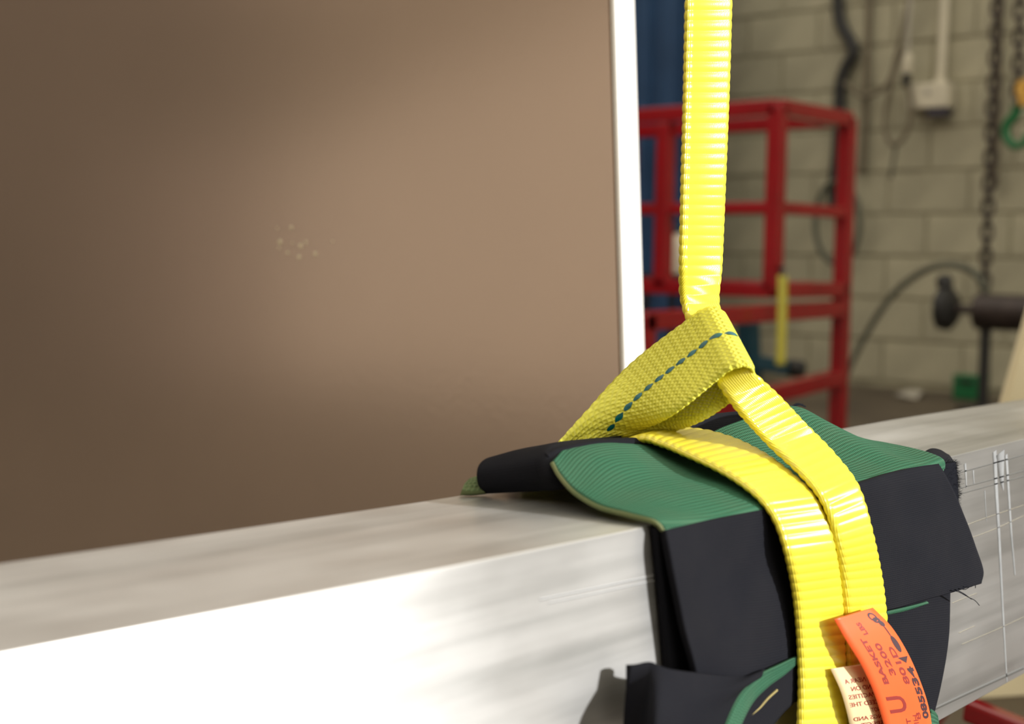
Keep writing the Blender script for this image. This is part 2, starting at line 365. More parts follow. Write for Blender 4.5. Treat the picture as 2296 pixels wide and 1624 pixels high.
# ------------------------------------------------------------------ brown panel
XP = 0.553; TH = 0.027
e0, e1 = Q(1377, 0, X=XP), Q(1401, 830, X=XP)
ed = (e0-e1)/np.linalg.norm(e0-e1); ed[0] = 0; ed /= np.linalg.norm(ed); el = np.array([0, ed[2], -ed[1]])   # up along the edge / away along the sheet
corner = e1 + ed*(0.33-(e1[2]))/ed[2]*0 - ed*0.36
pn = empty('brown_panel', (XP, corner[1]+0.7, 0.0), 'large brown laminate panel with a bright pale cut edge standing behind the beam', 'panel')
def slab(name, o, a, b, c, m_, parent, bev=0.0015):
    bm = bmesh.new(); vs_ = [bm.verts.new(tuple(o + a*i + b*j + c*k_)) for i in (0, 1) for j in (0, 1) for k_ in (0, 1)]
    for f in ((0, 1, 3, 2), (4, 6, 7, 5), (0, 4, 5, 1), (2, 3, 7, 6), (0, 2, 6, 4), (1, 5, 7, 3)): bm.faces.new([vs_[i] for i in f])
    bmesh.ops.recalc_face_normals(bm, faces=bm.faces[:])
    if bev: bmesh.ops.bevel(bm, geom=bm.edges[:], offset=bev, segments=2, affect='EDGES')
    return from_bm(name, bm, m_, parent)
slab('sheet', corner + el*0.004, el*1.5, ed*1.5, np.array([TH, 0, 0.]), M_PANEL, pn)
slab('cut_edge', corner, el*0.004, ed*1.5, np.array([TH, 0, 0.]), M_PANELEDGE, pn, 0.0005)
for x, y, r in ((653, 511, 1.3), (628, 543, 1.7), (626, 556, 0.9), (674, 552, 1.6), (686, 544, 1.1), (645, 567, 1.1), (671, 577, 1.4), (707, 570, 1.4), (622, 512, 0.7), (746, 541, 0.6), (656, 545, 0.7)):
    bm = bmesh.new(); c = Q(x, y, X=XP); bmesh.ops.create_icosphere(bm, subdivisions=2, radius=1.0, matrix=Matrix.Translation(Vector(c)) @ Matrix.Diagonal((0.0007, r*0.0016, r*0.0016, 1)))
    from_bm('paint_speck', bm, M_SPECK, pn, True)

# ------------------------------------------------------------------ sling
sl = empty('lifting_sling', (0.26, 0.04, ZB), 'yellow webbing lifting sling choked around the aluminium beam with an eye loop', 'lifting sling')
def edge(*pts): return [Q(p[0], p[1], **{p[2]: p[3]}) for p in pts]
# standing part hanging from the hoist
L = [Q(1540, 0, Y=0.060) + np.array([-0.0002, 0, 0.045])*k_ for k_ in range(8, 0, -1)] + edge((1540, 0, 'Y', .060), (1536, 200, 'Y', .060), (1531, 400, 'Y', .060), (1527, 590, 'Y', .062), (1530, 680, 'Y', .067), (1556, 760, 'Y', .058))
R = [Q(1640, 0, Y=0.070) + np.array([-0.0002, 0, 0.045])*k_ for k_ in range(8, 0, -1)] + edge((1640, 0, 'Y', .070), (1634, 200, 'Y', .070), (1626, 400, 'Y', .070), (1618, 590, 'Y', .071), (1612, 680, 'Y', .062), (1636, 760, 'Y', .045))
ribbon('standing_leg', L, R, 0.0042, M_WEB, sl, rib=0.00038, scallop=0.0010, bulge=-0.0022)
# leg from the choke down over the front of the beam
L = edge((1592, 812, 'Y', .042), (1612, 866, 'Y', .031), (1658, 928, 'Y', .0225), (1722, 997, 'Y', .0145), (1790, 1060, 'X', .246), (1843, 1126, 'X', .2485), (1870, 1205, 'Y', -.0155), (1887, 1300, 'Y', -.0140), (1894, 1400, 'Y', -.0130), (1900, 1520, 'Y', -.0125), (1903, 1640, 'Y', -.0125), (1905, 1720, 'Y', -.0105))
R = edge((1645, 785, 'Y', .034), (1688, 832, 'Y', .0195), (1746, 887, 'Y', .0165), (1814, 960, 'Y', .0130), (1874, 1024, 'X', .289), (1922, 1090, 'X', .2900), (1951, 1180, 'Y', -.0152), (1975, 1290, 'Y', -.0140), (1987, 1390, 'Y', -.0130), (1997, 1500, 'Y', -.0125), (2003, 1610, 'Y', -.0125), (2007, 1690, 'Y', -.0105))
leg2, _ = ribbon('front_leg', L, R, 0.0042, M_WEB, sl, rib=0.00038, scallop=0.0010)
# leg coming over the top from behind the beam and down the front
L = [np.array([0.206, 0.118, ZB-0.10]), np.array([0.206, 0.112, ZB-0.008]), np.array([0.206, 0.085, ZB+0.010])] + edge((1428, 987, 'X', .206), (1478, 996, 'X', .206), (1530, 1018, 'X', .206), (1600, 1050, 'X', .206), (1660, 1086, 'X', .205), (1708, 1128, 'X', .2055), (1740, 1180, 'X', .210), (1762, 1250, 'Y', -.0145), (1780, 1345, 'Y', -.0130), (1789, 1450, 'Y', -.0120), (1791, 1540, 'Y', -.0120), (1788, 1640, 'Y', -.0120), (1786, 1720, 'Y', -.0105))
R = [np.array([0.256, 0.118, ZB-0.10]), np.array([0.256, 0.112, ZB-0.008]), np.array([0.255, 0.098, ZB+0.012])] + edge((1490, 968, 'X', .253), (1570, 968, 'X', .253), (1650, 988, 'X', .253), (1722, 1024, 'X', .252), (1780, 1068, 'X', .251), (1824, 1112, 'X', .2515), (1852, 1165, 'X', .2555), (1872, 1235, 'Y', -.0145), (1886, 1330, 'Y', -.0130), (1892, 1440, 'Y', -.0120), (1896, 1530, 'Y', -.0120), (1897, 1630, 'Y', -.0120), (1897, 1710, 'Y', -.0105))
leg1, _ = ribbon('front_leg', L, R, 0.0042, M_WEB, sl, rib=0.00038, scallop=0.0010)
# choke eye: a loop of webbing that grips the standing part
def unit(v): v = np.asarray(v, float); return v/np.linalg.norm(v)
def span(up_, lo_, yc, width=0.05):
    """edge pair of the band: lower edge nearer the camera, so that the band has its true width"""
    d = 0.0
    while d < 0.06:
        a_, b_ = Q(*up_, Y=yc+d/2), Q(*lo_, Y=yc-d/2)
        if np.linalg.norm(b_-a_) >= width: break
        d += 0.0005
    return (a_+b_)/2, b_-a_
F0, wb = span((1243, 1003), (1402, 986), .094); F1, wm = span((1402, 828), (1506, 932), .070); F2, wt = span((1538, 716), (1614, 853), .046)
dt = unit(F2-F1); nn = np.cross(wt, dt); nn = unit(nn if nn[0] > 0 else -nn)
wt = unit(wt - dt*(wt @ dt))*0.048
E1 = F0 + (F0-F1)*0.45; E0 = E1 + np.array([-0.002, 0.004, -0.08]); w0 = wb
cent = [E0, E1, F0, F1, F2, F2+dt*0.007, F2+dt*0.0125+nn*0.0030, F2+dt*0.0145+nn*0.0075, F2+dt*0.0125+nn*0.0120, F2+dt*0.006+nn*0.0150, F2-dt*0.004+nn*0.0160, F1+nn*0.013+dt*0.004, F0+nn*0.005, E1+np.array([0.001, 0.005, 0]), E0+np.array([0.001, 0.005, 0])]
wid = [w0, w0, wb, wm, wt, wt, wt, wt, wt, wt, wt, wm, wb, w0, w0]
eye, (eu, eC, eW, eN) = ribbon('choke_eye', [c-w/2 for c, w in zip(cent, wid)], [c+w/2 for c, w in zip(cent, wid)], 0.0032, M_EYE, sl, ds=0.0006, rib=0.0004, period=0.0042, scallop=0.001)
# dashes of the coloured marker thread down the middle of the eye
def proj(p):
    d = np.asarray(p) - CAM; t = d @ _fw; return IW/2 + F_PX*(d @ _rt)/t, IH/2 - F_PX*(d @ _up)/t
sgn = -1 if eN[len(eN)//3] @ (CAM - eC[len(eC)//3]) < 0 else 1
for q in range(40):
    s0 = 0.082 + 0.0068*q; s1 = s0 + 0.0062
    if s1 > eu[-1]*0.52: break
    vv, ff = [], []; nseg = 8
    for i in range(nseg+1):
        t = i/nseg; j = int(np.interp(s0 + (s1-s0)*t, eu, np.arange(len(eu)))); hw = 0.0015*math.sin(math.pi*t)**0.8 + 1e-5
        c = eC[j] + sgn*eN[j]*0.00188; w = unit(eW[j])
        vv += [c - w*hw, c + sgn*eN[j]*0.0003*math.sin(math.pi*t), c + w*hw]
    for i in range(nseg):
        a = 3*i; ff += [(a, a+1, a+4, a+3), (a+1, a+2, a+5, a+4)]
    raw('marker_dash', vv, ff, M_BLUEDASH, sl)

# ------------------------------------------------------------------ tags of the sling
def text_mesh(s, bold=0.0):
    cu = bpy.data.curves.new('txt', 'FONT'); cu.body = s; cu.size = 1.0; cu.offset = bold; cu.resolution_u = 3
    o = bpy.data.objects.new('txt', cu); COL.objects.link(o); me = bpy.data.meshes.new_from_object(o); bpy.data.objects.remove(o); bpy.data.curves.remove(cu)
    v = np.array([x.co[:2] for x in me.vertices]); f = [tuple(p.vertices) for p in me.polygons]; bpy.data.meshes.remove(me)
    v -= v.min(0); v /= v.max(0); return v, f

class Sheet:
    def __init__(s, L, R, lift=0.00045):
        s.A, s.B = crom(L, 300), crom(R, 300); s.lift = lift
        C = (s.A+s.B)/2; T = np.gradient(C, axis=0); N = np.cross(T, s.B-s.A); N /= np.linalg.norm(N, axis=1)[:, None]
        s.N = N*np.sign((N*(CAM-C)).sum(1))[:, None]
    def at(s, u, v):
        i = np.clip(v, 0, 1)*299; j = np.clip(i.astype(int), 0, 298); t = (i-j)[:, None]
        A = s.A[j]*(1-t)+s.A[j+1]*t; B = s.B[j]*(1-t)+s.B[j+1]*t
        return A*(1-u[:, None]) + B*u[:, None] + s.N[j]*s.lift
    def put(s, name, v2, f, m_, parent): return raw(name, s.at(v2[:, 0], v2[:, 1]), f, m_, parent, smooth=False)

tl = edge((1870, 1389, 'Y', -.0205), (1898, 1438, 'Y', -.0225), (1930, 1490, 'Y', -.0235), (1957, 1548, 'Y', -.0235), (1976, 1605, 'Y', -.0225), (1990, 1660, 'Y', -.021), (1996, 1720, 'Y', -.016))
trr = edge((1957, 1363, 'Y', -.0205), (2000, 1408, 'Y', -.0225), (2037, 1468, 'Y', -.0235), (2066, 1535, 'Y', -.0235), (2083, 1590, 'Y', -.0225), (2090, 1640, 'Y', -.021), (2092, 1700, 'Y', -.016))
ot, _ = ribbon('capacity_tag', tl, trr, 0.0007, M_ORANGE, sl, ds=0.001, nv=8); ot['label'] = 'orange plastic capacity tag with dark print'
SH = Sheet(tl, trr)
VS = 274/ (274*1.27)      # v of y=1650 on the sheet
def up_text(s, u, v0, v1, h, m_=M_PRINTR, bold=0.0):
    """reads from the bottom of the tag towards its top"""
    v, f = text_mesh(s, bold); w = np.stack([u + h/2 - v[:, 1]*h, (v0 + (v1-v0)*v[:, 0])*VS], 1)
    SH.put('lettering', w, f, m_, ot)
up_text('BASKET', 0.30, 0.60, 0.225, 0.105, bold=0.04)
up_text('3200', 0.50, 0.545, 0.29, 0.115, bold=0.025); up_text('LBS', 0.42, 0.205, 0.085, 0.095, bold=0.03)
up_text('801D', 0.71, 0.62, 0.34, 0.115, bold=0.025)
up_text('U', 0.36, 0.84, 0.70, 0.36, bold=0.02)
up_text('085534', 0.885, 0.93, 0.50, 0.13, M_PRINT, 0.04); up_text('IH', 0.66, 0.96, 0.88, 0.10); up_text('VERT', 0.50, 1.12, 0.90, 0.09, bold=0.02); up_text('12 8', 0.73, 1.10, 0.86, 0.09)
# printed emblem: ringed disc, needle and arrowhead
def disc(u, v, ru, rv, n=20):
    a = np.linspace(0, 2*math.pi, n, endpoint=False); return np.stack([u + ru*np.cos(a), (v + rv*np.sin(a))*VS], 1), [tuple(range(n))]
def ring(u, v, ru, rv, k_=0.62, n=20):
    a = np.linspace(0, 2*math.pi, n, endpoint=False); o_ = np.stack([u+ru*np.cos(a), (v+rv*np.sin(a))*VS], 1); i_ = np.stack([u+k_*ru*np.cos(a), (v+k_*rv*np.sin(a))*VS], 1)
    return np.vstack([o_, i_]), [(i, (i+1) % n, n+(i+1) % n, n+i) for i in range(n)]
for g in (ring(0.80, 0.075, 0.085, 0.045), ring(0.82, 0.112, 0.075, 0.03, 0.4), disc(0.86, 0.152, 0.05, 0.03), disc(0.855, 0.22, 0.012, 0.07), disc(0.86, 0.33, 0.055, 0.065)):
    SH.put('emblem', g[0], g[1], M_PRINT, ot)
SH.put('emblem', np.array([(0.74, 0.43*VS), (0.95, 0.43*VS), (0.86, 0.475*VS)]), [(0, 1, 2)], M_PRINT, ot)

cl_ = edge((1862, 1500, 'Y', -.0165), (1884, 1548, 'Y', -.0185), (1898, 1595, 'Y', -.019), (1907, 1640, 'Y', -.018), (1912, 1700, 'Y', -.015))
cr_ = edge((1950, 1487, 'Y', -.0165), (1976, 1535, 'Y', -.0185), (1992, 1582, 'Y', -.019), (2001, 1627, 'Y', -.018), (2006, 1687, 'Y', -.015))
ct, _ = ribbon('warning_tag', cl_, cr_, 0.0006, M_CREAM, sl, ds=0.001, nv=8); ct['label'] = 'cream plastic warning tag with small dark print'
SC = Sheet(cl_, cr_, 0.0004)
def down_text(s, u0, u1, vc, h):
    v, f = text_mesh(s, 0.015); w = np.stack([u1 - (u1-u0)*v[:, 0], vc + h/2 - v[:, 1]*h], 1)
    SC.put('lettering', w, f, M_PRINTR, ct)
for s, u0, u1, v in (('OR NEAR A', 0.16, 0.92, 0.165), ('STAND ON', 0.24, 0.98, 0.255), ('CAPACITIES', 0.12, 0.98, 0.345), ('EXCEED THE', 0.10, 0.98, 0.435), ('DO NOT', 0.55, 0.98, 0.525), ('SLINGS AND', 0.10, 0.98, 0.615), ('INSPECT', 0.25, 0.98, 0.70)):
    down_text(s, u0, u1, v, 0.052)

# ------------------------------------------------------------------ green and black protector pad
pad = empty('edge_protector_pad', (0.26, 0.05, ZB), 'folded green and black fabric protector pad between the yellow sling and the beam', 'protector pad')
# green layer on top
Xs = [0.165, 0.205, 0.250, 0.285, 0.315, 0.350, 0.374, 0.392]
Ys = [-0.0056, -0.0038, 0.012, 0.030, 0.046, 0.058, 0.067]
Zs = [[-.006, -.001, .0045, .0095, .0170, .0215, .0225], [-.006, -.001, .0045, .0085, .0140, .0190, .0205], [-.006, -.001, .003, .0055, .0095, .0125, .0145], [-.006, -.001, .003, .007, .013, .018, .020],
      [-.005, -.001, .002, .007, .014, .021, .024], [-.005, .000, .005, .013, .021, .0265, .0265], [-.005, .000, .004, .009, .0125, .013, .012], [-.004, .001, .0045, .0065, .006, .005, .004]]
left = [Q(1492, 1197, Y=-.0056), Q(1468, 1170, Y=-.0035), Q(1405, 1154, X=.130), Q(1340, 1137, X=.1315), Q(1291, 1108, X=.1335), Q(1256, 1068, X=.136), Q(1238, 1036, X=.139)]
grid = [[left[j]] + [np.array([x, y, ZB + Zs[i][j] + bow(x)]) for i, x in enumerate(Xs)] for j, y in enumerate(Ys)]
g1, GS = patch('green_cover', grid, M_GREEN, pad, (70, 110), 0.0024, wob=0.0002, offset=0)
g1['label'] = 'green woven fabric cover'
# frayed selvedge along its free side and front edge
for nm, P in (('frayed_edge', GS[:, 0]), ('frayed_edge', GS[0, :])):
    tube(nm, P[::4], 0.0012, M_GREENEDGE if P is not GS[0, :] and len(P) == 70 else M_GREEN, pad, 6, 80)

def G(*rows_): return [[Q(p[0], p[1], **{p[2]: p[3]}) for p in r] for r in rows_]
# black roll of cloth at the back of the beam top
patch('rolled_fold', G(
    [(1092, 1101, 'Y', .094), (1150, 1099, 'Y', .082), (1215, 1096, 'Y', .068), (1262, 1092, 'Y', .057), (1330, 1070, 'Y', .050)],
    [(1073, 1082, 'Y', .0935), (1140, 1075, 'Y', .081), (1205, 1068, 'Y', .067), (1240, 1062, 'Y', .058), (1330, 1040, 'Y', .054)],
    [(1074, 1052, 'Y', .0945), (1140, 1042, 'Y', .083), (1200, 1032, 'Y', .070), (1238, 1026, 'Y', .063), (1330, 1010, 'Y', .062)],
    [(1098, 1033, 'Y', .098), (1160, 1016, 'Y', .089), (1215, 1006, 'Y', .080), (1262, 998, 'Y', .076), (1380, 987, 'Y', .078)],
    [(1140, 1032, 'Y', .104), (1195, 1020, 'Y', .100), (1250, 1008, 'Y', .097), (1300, 1000, 'Y', .096), (1420, 985, 'Y', .095)],
    [(1150, 1060, 'Y', .108), (1205, 1050, 'Y', .108), (1260, 1038, 'Y', .108), (1310, 1026, 'Y', .108), (1430, 1005, 'Y', .108)]), M_BLACK, pad, (50, 40), 0.003)
# dark band that closes the fold along the crest of the green layer
patch('fold_lining', G(
    [(1236, 1040, 'Y', .0605), (1260, 1024, 'Y', .063), (1310, 1008, 'Y', .063), (1375, 999, 'Y', .062), (1440, 998, 'Y', .060), (1515, 1008, 'Y', .056)],
    [(1222, 1022, 'Y', .066), (1258, 1006, 'Y', .067), (1310, 995, 'Y', .067), (1375, 988, 'Y', .0665), (1438, 987, 'Y', .064), (1512, 993, 'Y', .061)],
    [(1225, 1020, 'Y', .085), (1262, 1008, 'Y', .088), (1315, 998, 'Y', .090), (1380, 992, 'Y', .090), (1440, 995, 'Y', .080), (1512, 998, 'Y', .070)]), M_BLACK, pad, (20, 50), 0.0022)
# green tail sticking out beyond the roll
patch('green_tail', G(
    [(1033, 1106, 'Y', .099), (1062, 1107, 'Y', .096), (1092, 1104, 'Y', .093)],
    [(1040, 1093, 'Y', .1005), (1064, 1090, 'Y', .098), (1092, 1088, 'Y', .095)],
    [(1054, 1080, 'Y', .1025), (1070, 1074, 'Y', .101), (1092, 1070, 'Y', .098)]), M_GREENEDGE, pad, (16, 16), 0.003)
# black flap standing up behind
patch('back_flap', G(
    [(1470, 985, 'Y', .090), (1560, 980, 'Y', .090), (1640, 972, 'Y', .086), (1730, 955, 'Y', .078)],
    [(1478, 968, 'Y', .094), (1560, 952, 'Y', .094), (1640, 942, 'Y', .090), (1720, 936, 'Y', .080)],
    [(1495, 955, 'Y', .098), (1560, 940, 'Y', .098), (1640, 930, 'Y', .094), (1710, 926, 'Y', .084)],
    [(1530, 980, 'Y', .108), (1600, 965, 'Y', .108), (1680, 955, 'Y', .106), (1740, 950, 'Y', .096)]), M_BLACK, pad, (30, 40), 0.0028)
# front panels
patch('under_flap', G(
    [(1464, 1183, 'Y', -.0022), (1520, 1175, 'Y', -.0022), (1580, 1165, 'Y', -.0022)],
    [(1474, 1290, 'Y', -.0022), (1530, 1290, 'Y', -.0022), (1600, 1290, 'Y', -.0022)],
    [(1484, 1400, 'Y', -.0022), (1540, 1400, 'Y', -.0022), (1620, 1400, 'Y', -.0022)],
    [(1494, 1520, 'Y', -.0022), (1560, 1520, 'Y', -.0022), (1640, 1520, 'Y', -.0022)]), M_BLACK, pad, (24, 16), 0.003)
patch('front_panel', G(
    [(1484, 1190, 'Y', -.0055), (1560, 1172, 'Y', -.0058), (1650, 1154, 'Y', -.006), (1740, 1136, 'Y', -.006), (1850, 1112, 'Y', -.006)],
    [(1492, 1235, 'Y', -.0070), (1570, 1220, 'Y', -.0068), (1655, 1205, 'Y', -.0066), (1745, 1190, 'Y', -.006), (1850, 1170, 'Y', -.006)],
    [(1510, 1320, 'Y', -.0085), (1590, 1312, 'Y', -.0088), (1670, 1302, 'Y', -.0072), (1760, 1290, 'Y', -.006), (1860, 1275, 'Y', -.006)],
    [(1530, 1410, 'Y', -.0100), (1610, 1405, 'Y', -.0108), (1690, 1400, 'Y', -.0082), (1775, 1390, 'Y', -.006), (1870, 1380, 'Y', -.006)],
    [(1552, 1500, 'Y', -.0115), (1625, 1505, 'Y', -.0122), (1700, 1502, 'Y', -.0090), (1790, 1480, 'Y', -.006), (1880, 1470, 'Y', -.006)],
    [(1562, 1560, 'Y', -.0110), (1635, 1580, 'Y', -.0115), (1705, 1585, 'Y', -.0090), (1800, 1570, 'Y', -.006), (1890, 1560, 'Y', -.006)]), M_BLACK, pad, (50, 50), 0.0028, wob=0.0002)
patch('front_panel', G(
    [(1850, 1106, 'Y', -.0058), (1925, 1082, 'Y', -.0060), (1990, 1062, 'Y', -.0060), (2050, 1048, 'Y', -.0058), (2100, 1041, 'Y', -.0055)],
    [(1856, 1130, 'Y', -.0062), (1935, 1112, 'Y', -.0068), (2000, 1098, 'Y', -.0072), (2065, 1084, 'Y', -.0075), (2119, 1073, 'Y', -.0078)],
    [(1868, 1200, 'Y', -.0065), (1950, 1186, 'Y', -.0072), (2020, 1172, 'Y', -.0080), (2090, 1152, 'Y', -.0088), (2148, 1135, 'Y', -.0095)],
    [(1880, 1290, 'Y', -.0065), (1968, 1275, 'Y', -.0076), (2042, 1258, 'Y', -.0090), (2118, 1236, 'Y', -.0105), (2180, 1217, 'Y', -.0118)],
    [(1886, 1350, 'Y', -.0066), (1982, 1336, 'Y', -.0080), (2056, 1318, 'Y', -.0098), (2132, 1298, 'Y', -.0115), (2199, 1276, 'Y', -.0128)],
    [(1890, 1378, 'Y', -.0066), (1990, 1366, 'Y', -.0082), (2064, 1346, 'Y', -.0100), (2138, 1326, 'Y', -.0118), (2194, 1308, 'Y', -.0128)]), M_BLACK, pad, (50, 50), 0.0030, wob=0.0002)
patch('lower_flap', G(
    [(1900, 1345, 'Y', -.003), (1990, 1340, 'Y', -.003), (2060, 1330, 'Y', -.003), (2126, 1318, 'Y', -.003)],
    [(1905, 1440, 'Y', -.003), (1995, 1440, 'Y', -.0032), (2060, 1438, 'Y', -.0034), (2122, 1432, 'Y', -.003)],
    [(1910, 1550, 'Y', -.003), (1995, 1550, 'Y', -.0035), (2055, 1548, 'Y', -.0036), (2104, 1540, 'Y', -.003)],
    [(1910, 1660, 'Y', -.003), (1990, 1660, 'Y', -.003), (2040, 1660, 'Y', -.003), (2076, 1650, 'Y', -.003)]), M_BLACK, pad, (30, 30), 0.0028)
patch('green_lining', G(
    [(1985, 1372, 'Y', -.0055), (2030, 1362, 'Y', -.0055), (2080, 1350, 'Y', -.0055)], [(1985, 1379, 'Y', -.005), (2030, 1369, 'Y', -.005), (2080, 1352, 'Y', -.005)]), M_GREEN, pad, (6, 20), 0.0015)
patch('green_lining', G([(2086, 1590, 'Y', -.0045), (2094, 1596, 'Y', -.004), (2100, 1605, 'Y', -.0035)], [(2076, 1640, 'Y', -.0045), (2092, 1640, 'Y', -.004), (2106, 1640, 'Y', -.0035)]), M_GREEN, pad, (8, 8), 0.0015)
# turned-up cuff at the bottom of the front panel, with its green inside
patch('turned_cuff', G(
    [(1408, 1492, 'Y', -.0085), (1452, 1488, 'Y', -.012), (1492, 1503, 'Y', -.0165), (1570, 1512, 'Y', -.0165), (1662, 1521, 'Y', -.0140), (1720, 1505, 'Y', -.0115)],
    [(1404, 1540, 'Y', -.0090), (1450, 1530, 'Y', -.015), (1482, 1550, 'Y', -.0215), (1555, 1565, 'Y', -.0210), (1640, 1545, 'Y', -.0180), (1700, 1516, 'Y', -.0135)],
    [(1401, 1590, 'Y', -.0095), (1448, 1590, 'Y', -.017), (1472, 1600, 'Y', -.0245), (1535, 1610, 'Y', -.0235), (1600, 1590, 'Y', -.0205), (1660, 1545, 'Y', -.0150)],
    [(1398, 1680, 'Y', -.0095), (1444, 1680, 'Y', -.018), (1462, 1680, 'Y', -.0255), (1510, 1680, 'Y', -.0245), (1570, 1670, 'Y', -.0215), (1620, 1620, 'Y', -.0170)]), M_BLACK, pad, (40, 50), 0.003)
patch('green_lining', G(
    [(1786, 1472, 'Y', -.0095), (1745, 1492, 'Y', -.0120), (1700, 1515, 'Y', -.0140), (1655, 1560, 'Y', -.0170), (1622, 1630, 'Y', -.0185), (1612, 1680, 'Y', -.0190)],
    [(1788, 1484, 'Y', -.0093), (1756, 1512, 'Y', -.0110), (1718, 1540, 'Y', -.0130), (1682, 1578, 'Y', -.0155), (1652, 1640, 'Y', -.0175), (1640, 1690, 'Y', -.0180)]), M_GREEN, pad, (10, 50), 0.002)
patch('cuff_inside', G(
    [(1788, 1480, 'Y', -.0080), (1750, 1508, 'Y', -.0095), (1710, 1535, 'Y', -.0110), (1670, 1580, 'Y', -.0130), (1640, 1660, 'Y', -.0145)],
    [(1800, 1540, 'Y', -.0070), (1780, 1570, 'Y', -.0080), (1750, 1600, 'Y', -.0085), (1720, 1640, 'Y', -.0095), (1700, 1690, 'Y', -.0105)]), M_BLACK, pad, (16, 40), 0.0025)
tube('ochre_stitching', [Q(1742, 1548, Y=-.0112), Q(1722, 1566, Y=-.0118), Q(1704, 1586, Y=-.0122), Q(1686, 1602, Y=-.0128), Q(1660, 1632, Y=-.0135)], 0.0006, M_STITCHY, pad, 6, 40)
# right end: under-layer and fuzzy fastening strip
patch('under_layer', G(
    [(2075, 1044, 'Y', -.0030), (2100, 1044, 'Y', -.0030), (2128, 1040, 'Y', -.0030), (2140, 1046, 'Y', -.0026)],
    [(2074, 1032, 'Y', .001), (2092, 1024, 'Y', .002), (2118, 1024, 'Y', .002), (2127, 1026, 'Y', .0015)],
    [(2072, 1018, 'Y', .007), (2088, 1010, 'Y', .008), (2106, 1013, 'Y', .007), (2124, 1024, 'Y', .005)]), M_BLACK, pad, (20, 20), 0.0025)
st, SS = patch('fuzzy_strip', G(
    [(2098, 1046, 'Y', -.0040), (2118, 1040, 'Y', -.0045), (2137, 1036, 'Y', -.0045)],
    [(2108, 1085, 'Y', -.0042), (2126, 1082, 'Y', -.0048), (2142, 1078, 'Y', -.0048)],
    [(2122, 1130, 'Y', -.0042), (2134, 1132, 'Y', -.0048), (2144, 1134, 'Y', -.0045)]), M_THREAD, pad, (20, 12), 0.003)
vv, ff = [], []
def strand(p, d, ln, w=0.00012):
    p = np.asarray(p); d = unit(d); side = unit(np.cross(d, rng.normal(size=3))); k0 = len(vv)
    bend = rng.normal(size=3)*0.35
    for i in range(4):
        t = i/3; c = p + (d*t + bend*t*t*0.6)*ln; ww = w*(1-0.7*t); vv.extend([c-side*ww, c+side*ww])
    for i in range(3): ff.append((k0+2*i, k0+2*i+1, k0+2*i+3, k0+2*i+2))
for _ in range(900):
    i = rng.integers(0, 20); j = rng.integers(4, 12) if rng.random() < 0.4 else 11
    strand(SS[i, j] + rng.normal(size=3)*0.0006, np.array([0.8, -0.5, 0.1]) + rng.normal(size=3)*0.5, 0.0016+rng.random()*0.002)
fz = raw('fuzz', vv, ff, M_THREAD, pad, smooth=False); tag(fz, kind='stuff')
# loose threads on the torn hem
for pts in ([(2132, 1324), (2150, 1328), (2172, 1340), (2186, 1347), (2196, 1358)], [(2142, 1322), (2160, 1331), (2178, 1344)], [(2160, 1316), (2176, 1316), (2186, 1312), (2187, 1319)], [(2150, 1320), (2164, 1322), (2178, 1314), (2190, 1308)]):
    tube('loose_thread', [Q(x, y, Y=-.0135) for x, y in pts], 0.00022, M_THREAD, pad, 5, 30)
for pts in ([(1768, 918), (1790, 908), (1806, 912)], [(1772, 914), (1786, 906), (1800, 908)]):
    tube('loose_thread', [Q(x, y, Y=.085) for x, y in pts], 0.0005, M_THREAD, pad, 5, 20)

# ------------------------------------------------------------------ red rack
XN, YN, XR, YL = 3.365, 1.89, 3.79, 2.75
rk = empty('red_rack', (3.6, 2.3, 0), 'red painted square-tube steel rack standing in front of the block wall', 'rack')
zt, zm, zb1, zb2 = ZB+0.575, ZB+0.275, ZB+0.03, ZB-0.03
T_ = 0.046
def rail(p, q, s=T_): return sq_tube('rail', p, q, s, M_RED, rk)
def post(x, y, z0, z1, s=T_): return sq_tube('post', (x, y, z0), (x, y, z1), s, M_RED, rk)
post(XN, YN, zb1, zt); post(XR, YN, 0.0, zt); post(XN, 2.29, zb1, zt-0.03); post(XR, YL, 0, zt); post(XN, YL, 0, zt)
for z in (zt-0.005, zb1):
    rail((XN, YN, z), (XN, YL, z)); rail((XN, YN, z), (XR, YN, z)); rail((XR, YN, z), (XR, YL, z)); rail((XN, YL, z), (XR, YL, z))
rail((XN, YN, zm), (XN, YL, zm), 0.036); rail((XN, YN, zm), (XR, YN, zm), 0.036)
rail((2.70, YN, zb2-0.02), (XR, YN, zb2), 0.05); rail((2.70, YN, ZB-0.335), (XR, YN, ZB-0.25), 0.05)
post(2.72, YN, 0, zb2, 0.05)
rail((2.72, YN, zb2-0.02), (2.72, YL, zb2-0.02)); post(2.72, YL, 0, zb2)

# things seen through and behind the rack
bs = empty('blue_sheet', (5.3, 4.0, 0), 'blue corrugated metal sheet standing upright behind the red rack', 'metal sheet')
ys = np.arange(3.46, 4.95, 0.01); pr = []
for y in ys:
    ph = (y-3.46) % 0.17; d = 0 if ph < 0.07 else (1 if 0.09 < ph < 0.15 else ((ph-0.07)/0.02 if ph <= 0.09 else 1-(ph-0.15)/0.02)); pr.append((5.3 + 0.045*d, y))
vv = [(x, y, z) for z in (0.0, 2.6) for x, y in pr]; n_ = len(pr)
o = raw('corrugated_sheet', vv, [(i, i+1, n_+i+1, n_+i) for i in range(n_-1)], M_BLUE, bs, smooth=False); o.modifiers.new('t', 'SOLIDIFY').thickness = 0.003
sq_tube('frame_rail', (5.36, 3.46, 0.2), (5.36, 4.94, 0.2), 0.05, M_BLUE, bs); sq_tube('frame_rail', (5.36, 3.46, 2.2), (5.36, 4.94, 2.2), 0.05, M_BLUE, bs)

